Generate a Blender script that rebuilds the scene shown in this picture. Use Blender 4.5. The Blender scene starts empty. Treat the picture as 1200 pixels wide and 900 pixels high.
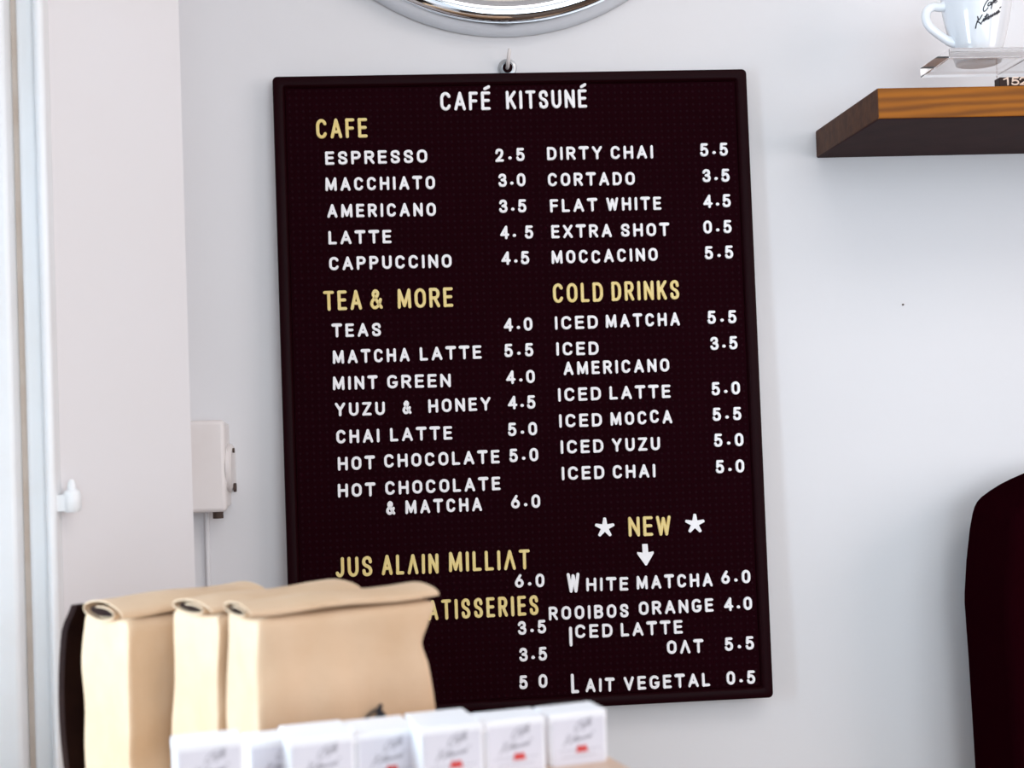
import bpy, bmesh, math, random
from mathutils import Vector, Matrix, noise

scene = bpy.context.scene
# ------------------------------------------------------------------ camera
F = 1600.0                      # focal length in pixels of the 1200x900 frame
ZB = 1.50                       # height of the middle of the menu board
CAM = Vector((-0.13469, -1.73812, ZB - 0.0245))
YAW, PITCH, ROLL = 0.06982, 0.01886, -0.03343
def cam_axes():
    cy, sy, cp, sp = math.cos(YAW), math.sin(YAW), math.cos(PITCH), math.sin(PITCH)
    fwd = Vector((sy*cp, cy*cp, sp)); right = Vector((cy, -sy, 0)); up = right.cross(fwd)
    cr, sr = math.cos(ROLL), math.sin(ROLL)
    return right*cr + up*sr, up*cr - right*sr, fwd
CR, CU, CF = cam_axes()
cd = bpy.data.cameras.new('camera'); co = bpy.data.objects.new('camera', cd)
scene.collection.objects.link(co)
co.matrix_world = Matrix(((CR.x, CU.x, -CF.x, CAM.x), (CR.y, CU.y, -CF.y, CAM.y), (CR.z, CU.z, -CF.z, CAM.z), (0, 0, 0, 1)))
cd.sensor_fit = 'HORIZONTAL'; cd.sensor_width = 36.0; cd.lens = 36.0*F/1200.0
cd.clip_start = 0.05; cd.clip_end = 50
cd.dof.use_dof = True; cd.dof.focus_distance = 1.71; cd.dof.aperture_fstop = 7.5
scene.camera = co
# ------------------------------------------------------------------ light
scene.view_settings.view_transform = 'Standard'
scene.view_settings.look = 'None'
scene.view_settings.gamma = 1.0
scene.view_settings.use_curve_mapping = False
scene.view_settings.exposure = 0.13
W = bpy.data.worlds.new('world'); scene.world = W; W.use_nodes = True
bg = W.node_tree.nodes['Background']; bg.inputs[0].default_value = (0.80, 0.90, 1.0, 1); bg.inputs[1].default_value = 1.0
def area(name, loc, target, sx, sy, power, col):
    l = bpy.data.lights.new(name, 'AREA'); l.shape = 'RECTANGLE'; l.size = sx; l.size_y = sy
    l.energy = power; l.color = col
    o = bpy.data.objects.new(name, l); scene.collection.objects.link(o); o.location = loc
    d = Vector(target) - Vector(loc); o.rotation_euler = d.to_track_quat('-Z', 'Y').to_euler()
    return o
area('window_daylight', (-0.98, -1.04, 1.46), (-0.28, -0.84, 1.30), 0.40, 0.8, 16, (0.64, 0.84, 1.0))
area('ceiling_lamp_light', (0.7, -1.5, 2.68), (0.7, -1.2, 0), 1.4, 0.8, 9, (1.0, 0.94, 0.90))
area('side_fill_light', (2.15, -1.55, 1.75), (-0.4, -0.75, 1.45), 1.5, 1.3, 26, (1.0, 0.87, 0.84))  # added unseen fill from the right, brightens the left pier
area('shop_front_daylight', (1.0, -4.2, 1.7), (-0.1, -0.3, 1.45), 2.4, 1.9, 48, (0.82, 0.92, 1.0))

# ------------------------------------------------------------------ helpers
def px_ray(px, py):
    return (CF + CR*((px-600.0)/F) - CU*((py-450.0)/F))
def at(px, py, d):              # point seen at (px,py), d metres in front of the lens plane parallel to the back wall
    r = px_ray(px, py); return CAM + r*(d/r.y)
def on_y(px, py, y): return at(px, py, y - CAM.y)
def link(o): scene.collection.objects.link(o); return o
def tag(o, label=None, cat=None, group=None, kind=None):
    if label: o['label'] = label
    if cat: o['category'] = cat
    if group: o['group'] = group
    if kind: o['kind'] = kind
    return o
def empty(name, loc=(0, 0, 0), rot=None):
    o = link(bpy.data.objects.new(name, None)); o.location = loc; o.empty_display_size = .02
    if rot is not None: o.rotation_euler = rot
    return o
def obj(name, bm, mat, parent=None, smooth=None, bevel=None, sub=0):
    bmesh.ops.recalc_face_normals(bm, faces=bm.faces[:])
    me = bpy.data.meshes.new(name); bm.to_mesh(me); bm.free()
    for m in (mat if isinstance(mat, (list, tuple)) else [mat]): me.materials.append(m)
    o = link(bpy.data.objects.new(name, me))
    if parent: o.parent = parent
    if bevel:
        b = o.modifiers.new('bevel', 'BEVEL'); b.width = bevel[0]; b.segments = bevel[1]; b.limit_method = 'ANGLE'; b.angle_limit = math.radians(35)
        smooth = smooth or 35
    if sub:
        s = o.modifiers.new('sub', 'SUBSURF'); s.levels = sub; s.render_levels = sub
    if smooth:
        for p in me.polygons: p.use_smooth = True
        try: me.set_sharp_from_angle(angle=math.radians(smooth))
        except Exception: pass
    return o
def box(bm, x0, x1, y0, y1, z0, z1, M=None):
    vs = [Vector((x, y, z)) for x in (x0, x1) for y in (y0, y1) for z in (z0, z1)]
    if M is not None: vs = [M @ v for v in vs]
    v = [bm.verts.new(c) for c in vs]
    for f in ((0, 1, 3, 2), (4, 6, 7, 5), (0, 4, 5, 1), (2, 3, 7, 6), (0, 2, 6, 4), (1, 5, 7, 3)):
        bm.faces.new([v[i] for i in f])
def bxo(name, dims, mat, parent=None, bevel=None):
    bm = bmesh.new(); box(bm, *dims); return obj(name, bm, mat, parent, bevel=bevel)
def lathe(bm, prof, seg=48, axis='Z', c=(0, 0, 0), closed=False):
    rings = []
    for r, h in prof:
        ring = []
        for i in range(seg):
            a = 2*math.pi*i/seg
            if axis == 'Z': p = (r*math.cos(a), r*math.sin(a), h)
            elif axis == 'Y': p = (r*math.cos(a), h, r*math.sin(a))
            else: p = (h, r*math.cos(a), r*math.sin(a))
            ring.append(bm.verts.new(Vector(p) + Vector(c)))
        rings.append(ring)
    n = len(rings)
    for k in range(n if closed else n-1):
        A, B = rings[k], rings[(k+1) % n]
        for i in range(seg):
            bm.faces.new((A[i], A[(i+1) % seg], B[(i+1) % seg], B[i]))
    if not closed:
        if prof[0][0] > 1e-5: bm.faces.new(rings[0])
        if prof[-1][0] > 1e-5: bm.faces.new(rings[-1])
def tube(bm, pts, rad, seg=12, flat=1.0, caps=True):
    pts = [Vector(p) for p in pts]; n = len(pts); rings = []
    t0 = (pts[1]-pts[0]).normalized()
    ref = Vector((0, 1, 0)) if abs(t0.y) < .9 else Vector((0, 0, 1))
    for i, p in enumerate(pts):
        t = (pts[min(i+1, n-1)] - pts[max(i-1, 0)]).normalized()
        a = (ref - t*ref.dot(t)).normalized(); b = t.cross(a); ref = a
        r = rad[i] if isinstance(rad, (list, tuple)) else rad
        rings.append([bm.verts.new(p + a*(r*math.cos(2*math.pi*k/seg)) + b*(r*flat*math.sin(2*math.pi*k/seg))) for k in range(seg)])
    for A, B in zip(rings, rings[1:]):
        for k in range(seg): bm.faces.new((A[k], A[(k+1) % seg], B[(k+1) % seg], B[k]))
    if caps: bm.faces.new(rings[0]); bm.faces.new(rings[-1])
def spline(pts, n=6):
    P = [Vector((p[0], p[1], 0)) if len(p) == 2 else Vector(p) for p in pts]; out = []
    Q = [P[0]*2 - P[1]] + P + [P[-1]*2 - P[-2]]
    for i in range(1, len(Q)-2):
        p0, p1, p2, p3 = Q[i-1:i+3]
        for k in range(n):
            t = k/n
            out.append(0.5*((2*p1) + (p2-p0)*t + (2*p0-5*p1+4*p2-p3)*t*t + (3*p1-p0-3*p2+p3)*t**3))
    out.append(P[-1]); return out

# ------------------------------------------------------------------ materials
def mat(name, col, rough=0.6, metal=0.0, noise=None, bump=None, spec=0.5, trans=0.0, ior=1.45, emit=None, coat=0.0):
    m = bpy.data.materials.new(name); m.use_nodes = True
    nt = m.node_tree; b = nt.nodes['Principled BSDF']
    b.inputs['Base Color'].default_value = (*col, 1); b.inputs['Roughness'].default_value = rough
    b.inputs['Metallic'].default_value = metal; b.inputs['Specular IOR Level'].default_value = spec
    b.inputs['Transmission Weight'].default_value = trans; b.inputs['IOR'].default_value = ior
    b.inputs['Coat Weight'].default_value = coat
    tc = nt.nodes.new('ShaderNodeTexCoord')
    if noise:
        sc, col2, amt = noise
        n = nt.nodes.new('ShaderNodeTexNoise'); n.inputs['Scale'].default_value = sc; n.inputs['Detail'].default_value = 6
        nt.links.new(tc.outputs['Object'], n.inputs['Vector'])
        r = nt.nodes.new('ShaderNodeMapRange'); r.inputs[1].default_value = .35; r.inputs[2].default_value = .7; r.inputs[3].default_value = 0; r.inputs[4].default_value = amt
        nt.links.new(n.outputs['Fac'], r.inputs[0])
        x = nt.nodes.new('ShaderNodeMix'); x.data_type = 'RGBA'
        x.inputs[6].default_value = (*col, 1); x.inputs[7].default_value = (*col2, 1)
        nt.links.new(r.outputs[0], x.inputs[0]); nt.links.new(x.outputs[2], b.inputs['Base Color'])
    if bump:
        sc, st, dist = bump
        n2 = nt.nodes.new('ShaderNodeTexNoise'); n2.inputs['Scale'].default_value = sc; n2.inputs['Detail'].default_value = 5
        nt.links.new(tc.outputs['Object'], n2.inputs['Vector'])
        bp = nt.nodes.new('ShaderNodeBump'); bp.inputs['Strength'].default_value = st; bp.inputs['Distance'].default_value = dist
        nt.links.new(n2.outputs['Fac'], bp.inputs['Height']); nt.links.new(bp.outputs[0], b.inputs['Normal'])
    return m
def wood(name, dark, light, scale=1.0, rough=0.45, rot=(0, 0, 0), band=9.0):
    m = bpy.data.materials.new(name); m.use_nodes = True; nt = m.node_tree; b = nt.nodes['Principled BSDF']
    tc = nt.nodes.new('ShaderNodeTexCoord'); mp = nt.nodes.new('ShaderNodeMapping')
    mp.inputs['Rotation'].default_value = rot; mp.inputs['Scale'].default_value = (scale*1.2, scale*7, scale*7)
    nt.links.new(tc.outputs['Object'], mp.inputs[0])
    n = nt.nodes.new('ShaderNodeTexNoise'); n.inputs['Scale'].default_value = 6; n.inputs['Detail'].default_value = 8; n.inputs['Distortion'].default_value = .6
    w = nt.nodes.new('ShaderNodeTexWave'); w.wave_type = 'BANDS'; w.bands_direction = 'Z'; w.inputs['Scale'].default_value = band; w.inputs['Distortion'].default_value = 5; w.inputs['Detail'].default_value = 3
    nt.links.new(mp.outputs[0], n.inputs[0]); nt.links.new(mp.outputs[0], w.inputs[0])
    mx = nt.nodes.new('ShaderNodeMath'); mx.operation = 'MULTIPLY_ADD'; mx.inputs[1].default_value = .45
    nt.links.new(w.outputs['Fac'], mx.inputs[0])
    m2 = nt.nodes.new('ShaderNodeMath'); m2.operation = 'MULTIPLY'; m2.inputs[1].default_value = .6
    nt.links.new(n.outputs['Fac'], m2.inputs[0]); nt.links.new(m2.outputs[0], mx.inputs[2])
    cr = nt.nodes.new('ShaderNodeValToRGB'); cr.color_ramp.elements[0].position = .15; cr.color_ramp.elements[1].position = .8
    cr.color_ramp.elements[0].color = (*dark, 1); cr.color_ramp.elements[1].color = (*light, 1)
    nt.links.new(mx.outputs[0], cr.inputs[0]); nt.links.new(cr.outputs[0], b.inputs['Base Color'])
    b.inputs['Roughness'].default_value = rough; b.inputs['Specular IOR Level'].default_value = .2
    return m
M = {}
M['wall'] = mat('white_wall_paint', (.765, .765, .785), .62, noise=(3.0, (.735, .73, .745), .5), bump=(55, .12, .0015))
M['reveal'] = mat('white_reveal_paint', (.765, .75, .77), .5, noise=(5.0, (.75, .725, .735), .6), bump=(30, .1, .0012))
M['frame_paint'] = mat('window_frame_gloss_paint', (.86, .89, .92), .3, noise=(9.0, (.78, .77, .76), .5), bump=(45, .15, .001))
M['tan_paint'] = mat('worn_tan_paint', (.60, .49, .41), .6, noise=(30, (.70, .62, .55), .8))
M['ceiling'] = mat('ceiling_paint', (.80, .80, .80), .8, bump=(20, .05, .001))
M['floor'] = wood('floor_boards', (.05, .03, .02), (.16, .09, .05), .6)
M['dark_wall'] = mat('charcoal_wall_paint', (.05, .045, .05), .6, noise=(4, (.08, .07, .07), .5))
M['black_frame'] = mat('board_frame_black', (.0105, .0006, .0020), .42, spec=.06, bump=(200, .03, .0003))
M['letter_white'] = mat('letter_white_plastic', (.93, .93, .95), .42, bump=(260, .08, .0003))
M['letter_yellow'] = mat('letter_yellow_plastic', (.80, .62, .22), .42, noise=(60, (.86, .74, .36), .7))
M['chrome'] = mat('chrome', (.86, .87, .90), .05, 1.0, bump=(12, .02, .002))
M['satin_metal'] = mat('satin_metal', (.74, .76, .79), .28, 1.0, bump=(60, .03, .0005))
M['hook_metal'] = mat('dull_hook_metal', (.50, .52, .54), .3, 1.0, bump=(60, .03, .0005))
M['clock_face'] = mat('clock_face_cream', (.82, .74, .66), .5, noise=(3, (.86, .80, .74), .5))
M['white_plastic'] = mat('white_plastic', (.84, .80, .79), .4, noise=(14, (.76, .70, .68), .5))
M['dark_grime'] = mat('dark_gland_rubber', (.05, .03, .025), .7, noise=(80, (.12, .08, .06), .6))
M['ceramic'] = mat('glazed_ceramic', (.82, .85, .89), .08, spec=.6, coat=.4, bump=(6, .01, .001))
M['ink'] = mat('black_ink', (.008, .010, .018), .4, noise=(50, (.015, .015, .03), .5))
M['acrylic'] = mat('clear_acrylic', (.97, .98, .99), .02, trans=1.0, ior=1.30, bump=(4, .005, .0005))
def glass(name):
    m = bpy.data.materials.new(name); m.use_nodes = True; nt = m.node_tree; nt.nodes.remove(nt.nodes['Principled BSDF'])
    out = nt.nodes['Material Output']; t = nt.nodes.new('ShaderNodeBsdfTransparent'); g = nt.nodes.new('ShaderNodeBsdfGlossy')
    g.inputs['Roughness'].default_value = .02; x = nt.nodes.new('ShaderNodeMixShader'); fr = nt.nodes.new('ShaderNodeFresnel'); fr.inputs[0].default_value = 1.45
    nt.links.new(fr.outputs[0], x.inputs[0]); nt.links.new(t.outputs[0], x.inputs[1]); nt.links.new(g.outputs[0], x.inputs[2]); nt.links.new(x.outputs[0], out.inputs[0])
    return m
M['glass'] = glass('window_glass')
M['sign_dark'] = wood('dark_stained_wood', (.010, .003, .002), (.030, .010, .006), 3)
M['sign_letter'] = mat('cream_letter_paint', (.70, .52, .42), .5, noise=(90, (.85, .72, .62), .6))
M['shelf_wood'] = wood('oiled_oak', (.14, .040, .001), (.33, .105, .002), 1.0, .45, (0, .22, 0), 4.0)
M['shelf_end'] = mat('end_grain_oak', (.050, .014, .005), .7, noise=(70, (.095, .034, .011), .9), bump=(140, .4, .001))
M['shelf_under_shade'] = mat('shaded_underside', (.046, .018, .018), .75, spec=.12, noise=(24, (.032, .013, .013), .8), bump=(90, .2, .001))  # shade under the plank put into a darker wood colour
M['machine'] = mat('matte_black_enamel', (.0105, .0006, .0020), .8, spec=.0, bump=(160, .05, .0003))
KS = .80
M['kraft'] = mat('kraft_paper', (.58, .395, .25), .62, noise=(16, (.66, .48, .33), .8), bump=(22, .35, .006), spec=.3)
M['kraft_shade'] = mat('bag_shade_dark', (.009, .002, .002), .7, spec=.1, noise=(25, (.020, .007, .004), .8))  # shade inside the rolls and on the rear gusset, put into the colour
M['card'] = mat('white_card', (.86, .86, .89), .42, noise=(20, (.82, .82, .86), .5))
M['label'] = mat('label_print_lavender', (.66, .65, .72), .5, noise=(30, (.70, .69, .75), .6))
M['label_grey'] = mat('label_ink_grey', (.33, .32, .37), .5, noise=(60, (.38, .37, .41), .6))
M['label_red'] = mat('label_ink_red', (.55, .035, .03), .5, noise=(60, (.65, .06, .05), .6))
M['counter'] = wood('counter_oak', (.42, .26, .15), (.62, .42, .27), .8)
M['tray'] = wood('pale_ply', (.55, .40, .31), (.66, .50, .40), 2)
def board_felt():
    m = bpy.data.materials.new('perforated_board'); m.use_nodes = True; nt = m.node_tree; b = nt.nodes['Principled BSDF']
    b.inputs['Roughness'].default_value = .7; b.inputs['Specular IOR Level'].default_value = .02
    tc = nt.nodes.new('ShaderNodeTexCoord')
    def vm(op, a, v=None):
        n = nt.nodes.new('ShaderNodeVectorMath'); n.operation = op; nt.links.new(a, n.inputs[0])
        if v: n.inputs[1].default_value = v
        return n
    s = vm('MULTIPLY', tc.outputs['Object'], (1/.0084, 0, 1/.0084)); f = vm('FRACTION', s.outputs[0]); c = vm('SUBTRACT', f.outputs[0], (.5, 0, .5))
    l = nt.nodes.new('ShaderNodeVectorMath'); l.operation = 'LENGTH'; nt.links.new(c.outputs[0], l.inputs[0])
    r = nt.nodes.new('ShaderNodeMapRange'); r.interpolation_type = 'SMOOTHSTEP'
    r.inputs[1].default_value = .12; r.inputs[2].default_value = .24; r.inputs[3].default_value = 1; r.inputs[4].default_value = 0
    nt.links.new(l.outputs['Value'], r.inputs[0])
    x = nt.nodes.new('ShaderNodeMix'); x.data_type = 'RGBA'
    x.inputs[6].default_value = (.0100, .0004, .0022, 1); x.inputs[7].default_value = (.0145, .0035, .006, 1)  # lighter dots: glints on the bumps put into the colour
    nt.links.new(r.outputs[0], x.inputs[0]); nt.links.new(x.outputs[2], b.inputs['Base Color'])
    bp = nt.nodes.new('ShaderNodeBump'); bp.inputs['Strength'].default_value = .4; bp.inputs['Distance'].default_value = .0010
    nt.links.new(r.outputs[0], bp.inputs['Height']); nt.links.new(bp.outputs[0], b.inputs['Normal'])
    return m
M['board'] = board_felt()

# ------------------------------------------------------------------ the room
CORNER_D = -CAM.y
DN = 1.212                                     # near edge of the splayed pier, beside the window frame
DE = 1.345                                     # its far free edge
PN, PE = at(63, 450, DN), at(219, 345, DE)
XC = on_y(219, 345, 0).x - .030                # where the pier's hidden return meets the back wall
WX = CAM.x - .45                               # plane of the left wall, holding the window
def struct(name, bm, m, **k): o = obj(name, bm, m, **k); o['kind'] = 'structure'; return o
XR, YF, ZC = 2.3, -4.6, 2.75
bm = bmesh.new(); box(bm, WX-.12, XR+.1, 0, .12, 0, ZC); struct('wall_back', bm, M['wall'])
bm = bmesh.new(); box(bm, -1.6, XR+.1, YF, .12, -.1, 0); struct('floor', bm, M['floor'])
bm = bmesh.new(); box(bm, -1.6, XR+.1, YF, .12, ZC, ZC+.1); struct('ceiling', bm, M['ceiling'])
bm = bmesh.new(); box(bm, XR, XR+.1, YF, 0, 0, ZC); struct('wall_right', bm, M['dark_wall'])
bm = bmesh.new()                               # unseen shop front added for dark reflections in the chrome: posts, sill, open glazing
for x0, x1, z0, z1 in ((-1.6, XR, 0, .75), (-1.6, XR, 2.45, ZC), (-1.6, -1.2, .75, 2.45), (.95, 1.25, .75, 2.45), (1.9, XR, .75, 2.45)):
    box(bm, x0, x1, YF, YF+.1, z0, z1)
struct('wall_front', bm, M['dark_wall'])
# splayed pier between the window and the back wall
bm = bmesh.new()
poly = [(PN.x, PN.y), (PE.x, PE.y), (XC, -.0002), (WX-.12, -.0002), (WX-.12, PN.y+.016), (PN.x, PN.y+.016)]
lo = [bm.verts.new((x, y, 0)) for x, y in poly]; hi = [bm.verts.new((x, y, ZC)) for x, y in poly]
bm.faces.new(lo); bm.faces.new(hi)
for i in range(len(poly)):
    k = (i+1) % len(poly); bm.faces.new((lo[i], lo[k], hi[k], hi[i]))
struct('wall_left', bm, M['reveal'])
YN = CAM.y + 1.16                              # the window opening in the left wall ends here
win = tag(empty('window_1', (WX, CAM.y+.4, .85)), kind='structure')
wl = win.location
def wbox(name, x0, x1, d0, d1, z0, z1, m, bevel=(.004, 3)):
    return bxo(name, (x0-wl.x, x1-wl.x, CAM.y+d0-wl.y, CAM.y+d1-wl.y, z0-wl.z, z1-wl.z), m, win, bevel)
def xp(px, d=1.2): return CAM.x + (at(px, 450, d).x - CAM.x)
wbox('jamb_bead', xp(50), xp(62.5), 1.196, 1.227, .80, 2.45, M['frame_paint'], (.005, 4))
wbox('window_jamb', xp(26.5), xp(49.7), 1.206, 1.227, .80, 2.45, M['frame_paint'])
wbox('rebate_strip', xp(19), xp(26.2), 1.212, 1.227, .80, 2.45, M['tan_paint'], None)
wbox('casing_board', WX-.05, xp(18.7), 1.190, 1.227, .80, 2.45, M['frame_paint'], (.004, 4))
wbox('sash_stile', WX-.06, WX+.004, 1.06, 1.15, .86, 2.40, M['frame_paint'], (.007, 4))
wbox('sash_stile', WX-.06, WX+.004, -.60, -.50, .86, 2.40, M['frame_paint'], (.007, 4))
wbox('sash_rail', WX-.06, WX+.003, -.498, 1.058, 2.30, 2.40, M['frame_paint'])
wbox('sash_rail', WX-.06, WX+.003, -.498, 1.058, .86, .95, M['frame_paint'])
wbox('window_pane', WX-.032, WX-.027, -.499, 1.059, .951, 2.299, M['glass'], None)
wbox('window_sill', WX-.12, WX+.02, -.62, 1.159, .80, .855, M['frame_paint'])
hp = at(79, 585, 1.208); hz = hp.z
bm = bmesh.new()
lathe(bm, [(0.0, .0), (.006, .0008), (.0078, .004), (.0078, .016), (.0065, .019), (.004, .0205), (.0036, .025), (.0022, .0285), (0, .0295)], 20, 'Z', (hp.x-wl.x+.004, hp.y-wl.y, hz-.012-wl.z))
box(bm, xp(58)-wl.x, hp.x-wl.x+.004, hp.y-.006-wl.y, hp.y+.006-wl.y, hz-.010-wl.z, hz+.004-wl.z)
tag(obj('hinge_knuckle', bm, M['frame_paint'], win, 40), 'small white painted hinge knuckle with pointed finial')
# wall below and above the window
bm = bmesh.new(); box(bm, WX-.12, WX, YF, YN-.001, 0, .799); struct('trim_1', bm, M['reveal'])
bm = bmesh.new(); box(bm, WX-.12, WX, YF, YN-.001, 2.451, ZC); struct('trim_2', bm, M['reveal'])
bm = bmesh.new(); box(bm, WX-.12, WX, YF, CAM.y-.621, .80, 2.45); struct('trim_3', bm, M['reveal'])

# ------------------------------------------------------------------ letter board
BL, BY, BG = -.0183, .0065, -.0017
BM = Matrix.Translation((-.0001, -.0285, ZB+.0016)) @ Matrix.Rotation(BY, 4, 'Z') @ Matrix.Rotation(BL, 4, 'X') @ Matrix.Rotation(BG, 4, 'Y')
BW, BH, BT = .603, .802, .0185
board = empty('letter_board'); board.matrix_world = BM
tag(board, 'large black cafe menu letter board with white and yellow letters hung on white wall', 'menu board')
BI = BM.inverted(); BC = BI @ CAM
PANEL = .004                                  # the panel sits this far behind the frame's front
def bd(px, py):                               # pixel -> board plane (u right, v up)
    d = BI.to_3x3() @ px_ray(px, py); t = (PANEL - BC.y)/d.y
    p = BC + d*t; return p.x, p.z
def ring_outline(w, h, r, n=6):
    out = []
    for cx, cz, a0 in ((w/2-r, h/2-r, 0), (-w/2+r, h/2-r, 90), (-w/2+r, -h/2+r, 180), (w/2-r, -h/2+r, 270)):
        for k in range(n+1):
            a = math.radians(a0 + 90*k/n); out.append((cx+r*math.cos(a), cz+r*math.sin(a)))
    return out
bm = bmesh.new()
prof = [(0, BT, .006), (0, .0022, .006), (.0008, .0006, .0055), (.0022, 0, .005), (.0110, 0, .003), (.0122, .0006, .003), (.0145, .0040, .002), (.0150, .0052, .002), (.0150, BT, .002)]
rings = []
for ins, y, r in prof:
    rings.append([bm.verts.new((x, y, z)) for x, z in ring_outline(BW-2*ins, BH-2*ins, max(r, .001))])
n = len(rings[0])
for k in range(len(rings)):
    A, B = rings[k], rings[(k+1) % len(rings)]
    for i in range(n): bm.faces.new((A[i], A[(i+1) % n], B[(i+1) % n], B[i]))
obj('board_frame', bm, M['black_frame'], board, 30)
bm = bmesh.new(); box(bm, -BW/2+.0153, BW/2-.0153, PANEL, PANEL+.008, -BH/2+.0153, BH/2-.0153)
obj('perforated_panel', bm, M['board'], board)

# --- lettering: monoline plastic letters with rounded ends
def ell(cx, cy, rx, ry, a0, a1, n=10):
    return [(cx+rx*math.cos(math.radians(a0+(a1-a0)*k/n)), cy+ry*math.sin(math.radians(a0+(a1-a0)*k/n))) for k in range(n+1)]
def sp(p): return [(v.x, v.y) for v in spline(p, 5)]
O_ = ell(.5, .66, .5, .34, 0, 180) + ell(.5, .34, .5, .34, 180, 360) + [(1, .66)]
C_ = ell(.5, .68, .5, .32, 24, 180) + ell(.5, .32, .5, .32, 180, 336)
S_ = sp([(.97, .76), (.85, .94), (.5, 1), (.12, .92), (.03, .73), (.22, .57), (.74, .44), (.97, .26), (.88, .07), (.5, 0), (.12, .06), (.02, .24)])
G = {
 'A': (.74, [[(0, 0), (.5, 1)], [(.5, 1), (1, 0)], [(.2, .3), (.8, .3)]]),
 '^': (.74, [[(0, 0), (.5, 1)], [(.5, 1), (1, 0)]]),
 'B': (.66, [[(0, 0), (0, 1)], [(0, 1)] + ell(.55, .765, .40, .235, 90, -90) + [(0, .53)], [(0, .53)] + ell(.58, .265, .42, .265, 90, -90) + [(0, 0)]]),
 'C': (.68, [C_]),
 'D': (.68, [[(0, 0), (0, 1)], [(0, 1)] + ell(.45, .6, .55, .4, 90, 0) + ell(.45, .4, .55, .4, 0, -90) + [(0, 0)]]),
 'E': (.60, [[(0, 0), (0, 1)], [(0, 1), (1, 1)], [(0, .52), (.9, .52)], [(0, 0), (1, 0)]]),
 'F': (.58, [[(0, 0), (0, 1)], [(0, 1), (1, 1)], [(0, .5), (.9, .5)]]),
 'G': (.70, [ell(.5, .68, .5, .32, 38, 180) + ell(.5, .32, .5, .32, 180, 345) + [(1, .42), (.66, .42)]]),
 'H': (.70, [[(0, 0), (0, 1)], [(1, 0), (1, 1)], [(0, .5), (1, .5)]]),
 'I': (.20, [[(.5, 0), (.5, 1)]]),
 'J': (.56, [[(1, 1), (1, .32)] + ell(.5, .32, .5, .32, 0, -150)]),
 'K': (.68, [[(0, 0), (0, 1)], [(1, 1), (.05, .38)], [(.38, .6), (1, 0)]]),
 'L': (.56, [[(0, 1), (0, 0)], [(0, 0), (1, 0)]]),
 'M': (.84, [[(0, 0), (.04, 1)], [(.04, 1), (.5, .08)], [(.5, .08), (.96, 1)], [(.96, 1), (1, 0)]]),
 'N': (.70, [[(0, 0), (0, 1)], [(0, 1), (1, 0)], [(1, 0), (1, 1)]]),
 'O': (.70, [O_]), '0': (.66, [O_]),
 'P': (.64, [[(0, 0), (0, 1)], [(0, 1)] + ell(.55, .73, .45, .27, 90, -90) + [(0, .46)]]),
 'R': (.66, [[(0, 0), (0, 1)], [(0, 1)] + ell(.55, .74, .43, .26, 90, -90) + [(0, .48)], [(.5, .48), (1, 0)]]),
 'S': (.64, [S_]),
 'T': (.68, [[(0, 1), (1, 1)], [(.5, 1), (.5, 0)]]),
 'U': (.68, [[(0, 1), (0, .34)] + ell(.5, .34, .5, .34, 180, 360) + [(1, 1)]]),
 'V': (.72, [[(0, 1), (.5, 0)], [(.5, 0), (1, 1)]]),
 'W': (.90, [[(0, 1), (.25, 0)], [(.25, 0), (.5, .92)], [(.5, .92), (.75, 0)], [(.75, 0), (1, 1)]]),
 'X': (.70, [[(0, 0), (1, 1)], [(0, 1), (1, 0)]]),
 'Y': (.72, [[(0, 1), (.5, .45)], [(1, 1), (.5, .45)], [(.5, .45), (.5, 0)]]),
 'Z': (.66, [[(0, 1), (1, 1)], [(1, 1), (0, 0)], [(0, 0), (1, 0)]]),
 '&': (.86, [sp([(1, 0), (.62, .34), (.24, .68), (.2, .86), (.42, 1), (.66, .88), (.58, .68), (.14, .44), (-.02, .22), (.16, .02), (.44, -.01), (.74, .16), (.94, .46)])]),
 '2': (.64, [sp([(.03, .74), (.15, .94), (.5, 1), (.86, .92), (.96, .72), (.8, .46), (.4, .22), (0, 0)]), [(0, 0), (1, 0)]]),
 '3': (.64, [sp([(.04, .82), (.2, .96), (.5, 1), (.82, .93), (.92, .75), (.78, .59), (.42, .53)]), sp([(.42, .53), (.82, .47), (1, .27), (.85, .06), (.48, 0), (.14, .05), (0, .2)])]),
 '4': (.70, [[(.74, 0), (.74, 1)], [(.74, 1), (0, .28)], [(0, .28), (1, .28)]]),
 '5': (.64, [[(.92, 1), (.16, 1)], [(.16, 1), (.08, .52)], sp([(.08, .52), (.42, .63), (.8, .56), (1, .32), (.85, .07), (.46, 0), (.12, .05), (0, .2)])]),
 '6': (.66, [sp([(.66, 1), (.34, .72), (.08, .44), (0, .28)]), ell(.5, .3, .5, .3, 0, 360, 20)]),
 '1': (.40, [[(.6, 0), (.6, 1)], [(.6, 1), (0, .78)]]),
 '.': (.0, [[(.5, .0), (.5, .001)]]),
}
G['\u00c9'] = (.60, G['E'][1] + [[(.42, 1.28), (1.0, 1.40)]])
_jit = [0]
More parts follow.
